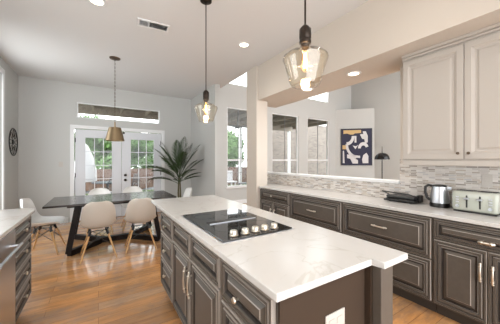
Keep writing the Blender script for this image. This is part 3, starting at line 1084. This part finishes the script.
# ------------------------------------------------------------------ shell chairs
def make_chair(m, label, group):
    t = thing('shell_chair', label, 'chair', (0, 0, 0), 0, group)
    prof = [(.235, .418, .165), (.225, .436, .20), (.15, .438, .228), (.03, .424, .236), (-.08, .418, .232), (-.15, .44, .222), (-.19, .50, .215),
            (-.215, .58, .212), (-.235, .67, .205), (-.25, .75, .185), (-.258, .80, .15), (-.262, .825, .085)]
    nu = 12
    bm = new()
    rows = []
    for i, (y, z, hw) in enumerate(prof):
        f_ = i / (len(prof) - 1)
        row = []
        for k in range(nu + 1):
            u_ = -1 + 2 * k / nu
            up = (.055 * (1 - f_) ** .7 if i < 5 else .0) * abs(u_) ** 3
            if i < 5: up = (.03 + .05 * min(1, i / 4)) * abs(u_) ** 3
            elif i == 5: up = .075 * abs(u_) ** 3
            elif i == 6: up = .04 * abs(u_) ** 3
            fw = 0 if i < 4 else min(1, (i - 3) / 3) * .085 * abs(u_) ** 2.2 * (1 - .35 * max(0, f_ - .6) / .4)
            row.append(bm.verts.new((u_ * hw, y + fw, z + up)))
        rows.append(row)
    for a, b in zip(rows, rows[1:]):
        for k in range(nu): bm.faces.new((a[k], a[k + 1], b[k + 1], b[k]))
    s = obj('seat_shell', bm, m, t, True)
    md = s.modifiers.new('thick', 'SOLIDIFY'); md.thickness = .008; md.offset = 0
    sb = s.modifiers.new('smooth', 'SUBSURF'); sb.levels = 1; sb.render_levels = 2
    feet = {}
    for sx in (-1, 1):
        for sy in (-1, 1):
            top = Vector((sx * .10, sy * .085 + .02, .385)); bot = Vector((sx * .215, sy * .205 + .02, 0))
            feet[sx, sy] = (top, bot)
            obj('leg', tube(new(), [top, bot], .0145, 10, .009), M['beech'], t, True)
    bm = new()
    P_ = lambda k, a: feet[k][0].lerp(feet[k][1], a)
    ks = [(-1, -1), (1, -1), (1, 1), (-1, 1)]
    for i in range(4):
        a, b = ks[i], ks[(i + 1) % 4]
        tube(bm, [P_(a, .06), P_(b, .52)], .0035, 6)
        tube(bm, [P_(b, .06), P_(a, .52)], .0035, 6)
        tube(bm, [P_(a, 0), P_(b, 0)], .005, 6)
    for k in ks:
        q = Vector((k[0] * .12, k[1] * .1 + .02, .418))
        tube(bm, [P_(k, 0), q], .008, 8)
        tube(bm, [P_(k, -.02), P_(k, .16)], .0175, 8)
    obj('wire_frame', bm, M['black'], t, True)
    return t


G = 'shell chairs around the dining table'
ch = make_chair(M['shell_beige'], 'beige shell chair on the near side of the table, left one', G)
ch.location = (.0, 4.11, 0)
ch.rotation_euler = (0, 0, .04)
q = copy_tree(ch); q.location = (.56, 4.10, 0); q.rotation_euler = (0, 0, -.08)
q['label'] = 'beige shell chair on the near side of the table, right one beside the island'
cw = make_chair(M['shell_white'], 'white shell chair at the left end of the table', G)
cw.location = (-.70, 4.72, 0)
cw.rotation_euler = (0, 0, -PI / 2 - .12)
for x, y, rz, lb in ((.02, 5.50, PI, 'white shell chair on the door side of the table, left one'),
                     (.62, 5.50, PI, 'white shell chair on the door side of the table, right one'),
                     (1.36, 4.82, PI / 2, 'white shell chair at the right end of the table beside the palm')):
    q = copy_tree(cw); q.location = (x, y, 0); q.rotation_euler = (0, 0, rz); q['label'] = lb

# ------------------------------------------------------------------ palm
pp = thing('potted_palm', 'tall potted palm with long fronds in the dining corner', 'plant', (1.70, 5.98, 0))
obj('pot', lathe(new(), [(0, 0), (.13, 0), (.17, .28), (.175, .32), (.155, .32), (.15, .27), (0, .27)], 28), M['pot'], pp, True)
obj('soil', lathe(new(), [(0, .272), (.149, .272), (.149, .285), (0, .29)], 24), M['soil'], pp)
bm = new()
for k in range(4):
    a = k * 1.7
    tube(bm, [(.03 * math.cos(a), .03 * math.sin(a), .28), (.035 * math.cos(a), .035 * math.sin(a), .6), (.02 * math.cos(a), .02 * math.sin(a), .95)], .016, 8, .01)
obj('stem', bm, M['stem'], pp, True)


def frond(az, L, rise, droop, z0, seed):
    rnd = random.Random(seed)
    bm = new()
    ca, sa = math.cos(az), math.sin(az)
    N = 40
    pts = []
    for i in range(N + 1):
        s = i / N
        r = L * (math.sin(rise) * 0 + math.cos(rise) * s + .12 * s * s)
        z = z0 + L * (math.sin(rise) * s - droop * s ** 2.6)
        pts.append(Vector((ca * r, sa * r, z)))
    tube(bm, pts[::3] + [pts[-1]], .007, 6, .002)
    side0 = Vector((-sa, ca, 0))
    for i in range(9, N + 1):
        s = i / N
        tan = (pts[i] - pts[i - 1]).normalized()
        ll = L * .30 * math.sin(PI * (.16 + .84 * (s - .2) / .8) ** .8) + .05
        for sg in (-1, 1):
            d = (side0 * sg * .75 + tan * (.75 + .5 * s) + Vector((0, 0, .35 + rnd.uniform(-.1, .1)))).normalized()
            nrm = d.cross(tan).normalized()
            wv = tan * .0105 + nrm * .003
            p = pts[i]
            m1 = p + d * ll * .45 + Vector((0, 0, .0))
            tip = p + d * ll + Vector((0, 0, -ll * .22))
            v = [bm.verts.new(x) for x in (p - wv * .3, p + wv * .3, m1 + wv, m1 - wv, tip)]
            bm.faces.new((v[0], v[1], v[2], v[3]))
            bm.faces.new((v[3], v[2], v[4]))
    return bm


# azimuths are world angles; the crown leans out from the corner
FR = [(2.57, .95, .75, .30, .85), (2.57, .75, 1.0, .12, .95), (2.9, .72, .5, .34, .8), (-.57, .62, .95, .12, .95), (-.57, .55, .6, .15, .85),
      (-1.6, .85, 1.15, .18, .95), (-2.4, .9, .95, .22, .9), (3.1, .95, 1.2, .1, .95), (-.9, .95, 1.3, .08, .95), (-2.0, 1.0, 1.35, .08, .95),
      (2.0, .5, 1.0, .2, .95), (-1.2, .7, .75, .22, .85), (-2.8, .8, .7, .28, .85), (-1.9, .6, .5, .3, .8), (-.3, .85, 1.15, .08, .95), (2.5, 1.0, 1.25, .08, .95), (-.65, .78, .85, .1, .9), (-.7, 1.0, 1.15, .1, .95),
      (2.7, .95, 1.05, .12, .95), (-1.4, 1.05, 1.42, .05, .95), (2.3, .75, .65, .2, .9), (-.6, .5, .4, .1, .85)]
for i, (az, L, rise, droop, z0) in enumerate(FR):
    obj('frond', frond(az, L, rise, droop, z0, i), M['leaf'], pp)

# ------------------------------------------------------------------ living room
fl = thing('floor_lamp', 'black dome floor lamp in the living room beside the painting wall', 'floor lamp', (6.0, 3.3, 0))
obj('base', lathe(new(), [(0, 0.001), (.14, 0.001), (.14, .02), (.02, .03), (0, .03)], 32), M['lamp_black'], fl, True)
obj('pole', tube(new(), [(0, 0, .03), (0, 0, 1.52)], .012, 12), M['lamp_black'], fl)
obj('finial', tube(new(), [(0, 0, 1.575), (0, 0, 1.74)], .010, 10, .006), M['lamp_black'], fl)
dome = [(.172, 1.41), (.170, 1.44), (.155, 1.49), (.125, 1.535), (.08, 1.566), (.025, 1.578), (.0, 1.579)]
obj('lamp_shade', lathe(new(), dome + [(0, 1.572), (.075, 1.558), (.12, 1.528), (.15, 1.485), (.166, 1.412)], 40), M['lamp_black'], fl, True)

# painting on the angled wall
a0, a1 = Vector((8.55, BY, 0)), Vector((RX, 5.62, 0))
dr = (a1 - a0).normalized()
nr = Vector((dr.y, -dr.x, 0))
if nr.dot(Vector((-1, -1, 0))) < 0: nr = -nr
ang = math.atan2(dr.y, dr.x)
ctr = a0 + dr * (.08 + .755) + nr * .002
AW, AH = 1.22, 1.54
cz = 1.385 + (160.5 - 147) / 239.5 * 10.05
art = thing('abstract_painting', 'framed abstract painting of pale shapes on navy above the half wall', 'painting', (ctr.x, ctr.y, cz), ang)
obj('canvas', bx(-AW / 2 + .02, AW / 2 - .02, -.03, -.001, -AH / 2 + .02, AH / 2 - .02), M['navy'], art)
bm = new()
for a in ((-AW / 2, -AW / 2 + .02, -AH / 2, AH / 2), (AW / 2 - .02, AW / 2, -AH / 2, AH / 2), (-AW / 2 + .02, AW / 2 - .02, -AH / 2, -AH / 2 + .02), (-AW / 2 + .02, AW / 2 - .02, AH / 2 - .02, AH / 2)):
    box(bm, a[0], a[1], -.045, -.0005, a[2], a[3])
obj('frame', bm, M['black'], art)


def blob(bm, pts, mi, y=-.0315):
    f = bm.faces.new([bm.verts.new((x * AW, y, z * AH)) for x, z in pts])
    f.material_index = mi
    r = bmesh.ops.extrude_face_region(bm, geom=[f])
    for v in r['geom']:
        if isinstance(v, bmesh.types.BMVert): v.co.y -= .002


def arc(cx_, cz_, r0, r1, a0_, a1_, n=10, ks=1.0):
    P1 = [(cx_ + r1 * math.cos(a0_ + (a1_ - a0_) * i / n), cz_ + ks * r1 * math.sin(a0_ + (a1_ - a0_) * i / n)) for i in range(n + 1)]
    P0 = [(cx_ + r0 * math.cos(a1_ + (a0_ - a1_) * i / n), cz_ + ks * r0 * math.sin(a1_ + (a0_ - a1_) * i / n)) for i in range(n + 1)]
    return P1 + P0


bm = new()
blob(bm, [(-.42, .46), (.15, .46), (.15, .38), (-.05, .37), (-.1, .34), (-.2, .34), (-.3, .37), (-.42, .36)], 1)
blob(bm, [(-.45, .05), (-.33, .05), (-.33, -.06), (-.45, -.06)], 1)
blob(bm, arc(-.32, .30, .17, .26, -PI / 2, 0), 0)
blob(bm, [(-.06, .3), (.0, .3), (0, .12), (-.06, .12)], 0)
blob(bm, arc(.18, .22, .0, .13, -.2, PI / 2 + .5), 0)
blob(bm, [(.2, .42), (.3, .42), (.36, .3), (.36, .12), (.27, .1), (.25, .25)], 0)
blob(bm, arc(.22, -.04, .08, .17, .3, PI), 0)
blob(bm, arc(.05, .08, .32, .40, PI, PI * 1.45), 0)
blob(bm, [(-.12, .04), (-.03, -.06), (.06, .06), (-.01, .02)], 0)
blob(bm, [(-.3, -.2), (.12, -.24), (.12, -.30), (-.1, -.29), (.05, -.36), (.05, -.45), (-.12, -.45), (-.2, -.32), (-.3, -.3)], 0)
blob(bm, [(-.44, -.1), (-.4, -.1), (-.38, -.44), (-.44, -.44)], 0)
blob(bm, [(.22, -.22), (.32, -.16), (.38, -.24), (.38, -.44), (.2, -.44), (.18, -.34)], 0)
obj('painted_shapes', bm, [M['cream_art'], M['tan_art']], art)

# round wall ornament on the left wall
wo = thing('wall_clock', 'round dark scrollwork wall ornament on the left wall', 'wall ornament', (WX, 6.31, 1.74), PI / 2)
R_ = .26
def torus(bm, R0, r0, cx_=0, cz_=0, n=36, y=-.012, sx=1.0, rot=0):
    pts = []
    for k in range(n + 1):
        a = 2 * PI * k / n
        px_, pz_ = R0 * sx * math.cos(a), R0 * math.sin(a)
        pts.append((cx_ + px_ * math.cos(rot) - pz_ * math.sin(rot), y, cz_ + px_ * math.sin(rot) + pz_ * math.cos(rot)))
    tube(bm, pts, r0, 6, caps=False)
bm = new()
torus(bm, R_, .009)
obj('rim', bm, M['darkgrey'], wo)
bm = new()
for k in range(8):
    a = k * PI / 4
    torus(bm, .075, .0045, .165 * math.cos(a), .165 * math.sin(a), 18, sx=.55, rot=a + PI / 2)
obj('scrollwork', bm, M['bronze'], wo)
bm = lathe(new(), [(0, 0), (.055, 0), (.05, .012), (.03, .02), (0, .022)], 24)
bmesh.ops.rotate(bm, verts=bm.verts, cent=(0, 0, 0), matrix=Matrix.Rotation(PI / 2, 3, 'X'))
obj('hub', bm, M['black'], wo, True)
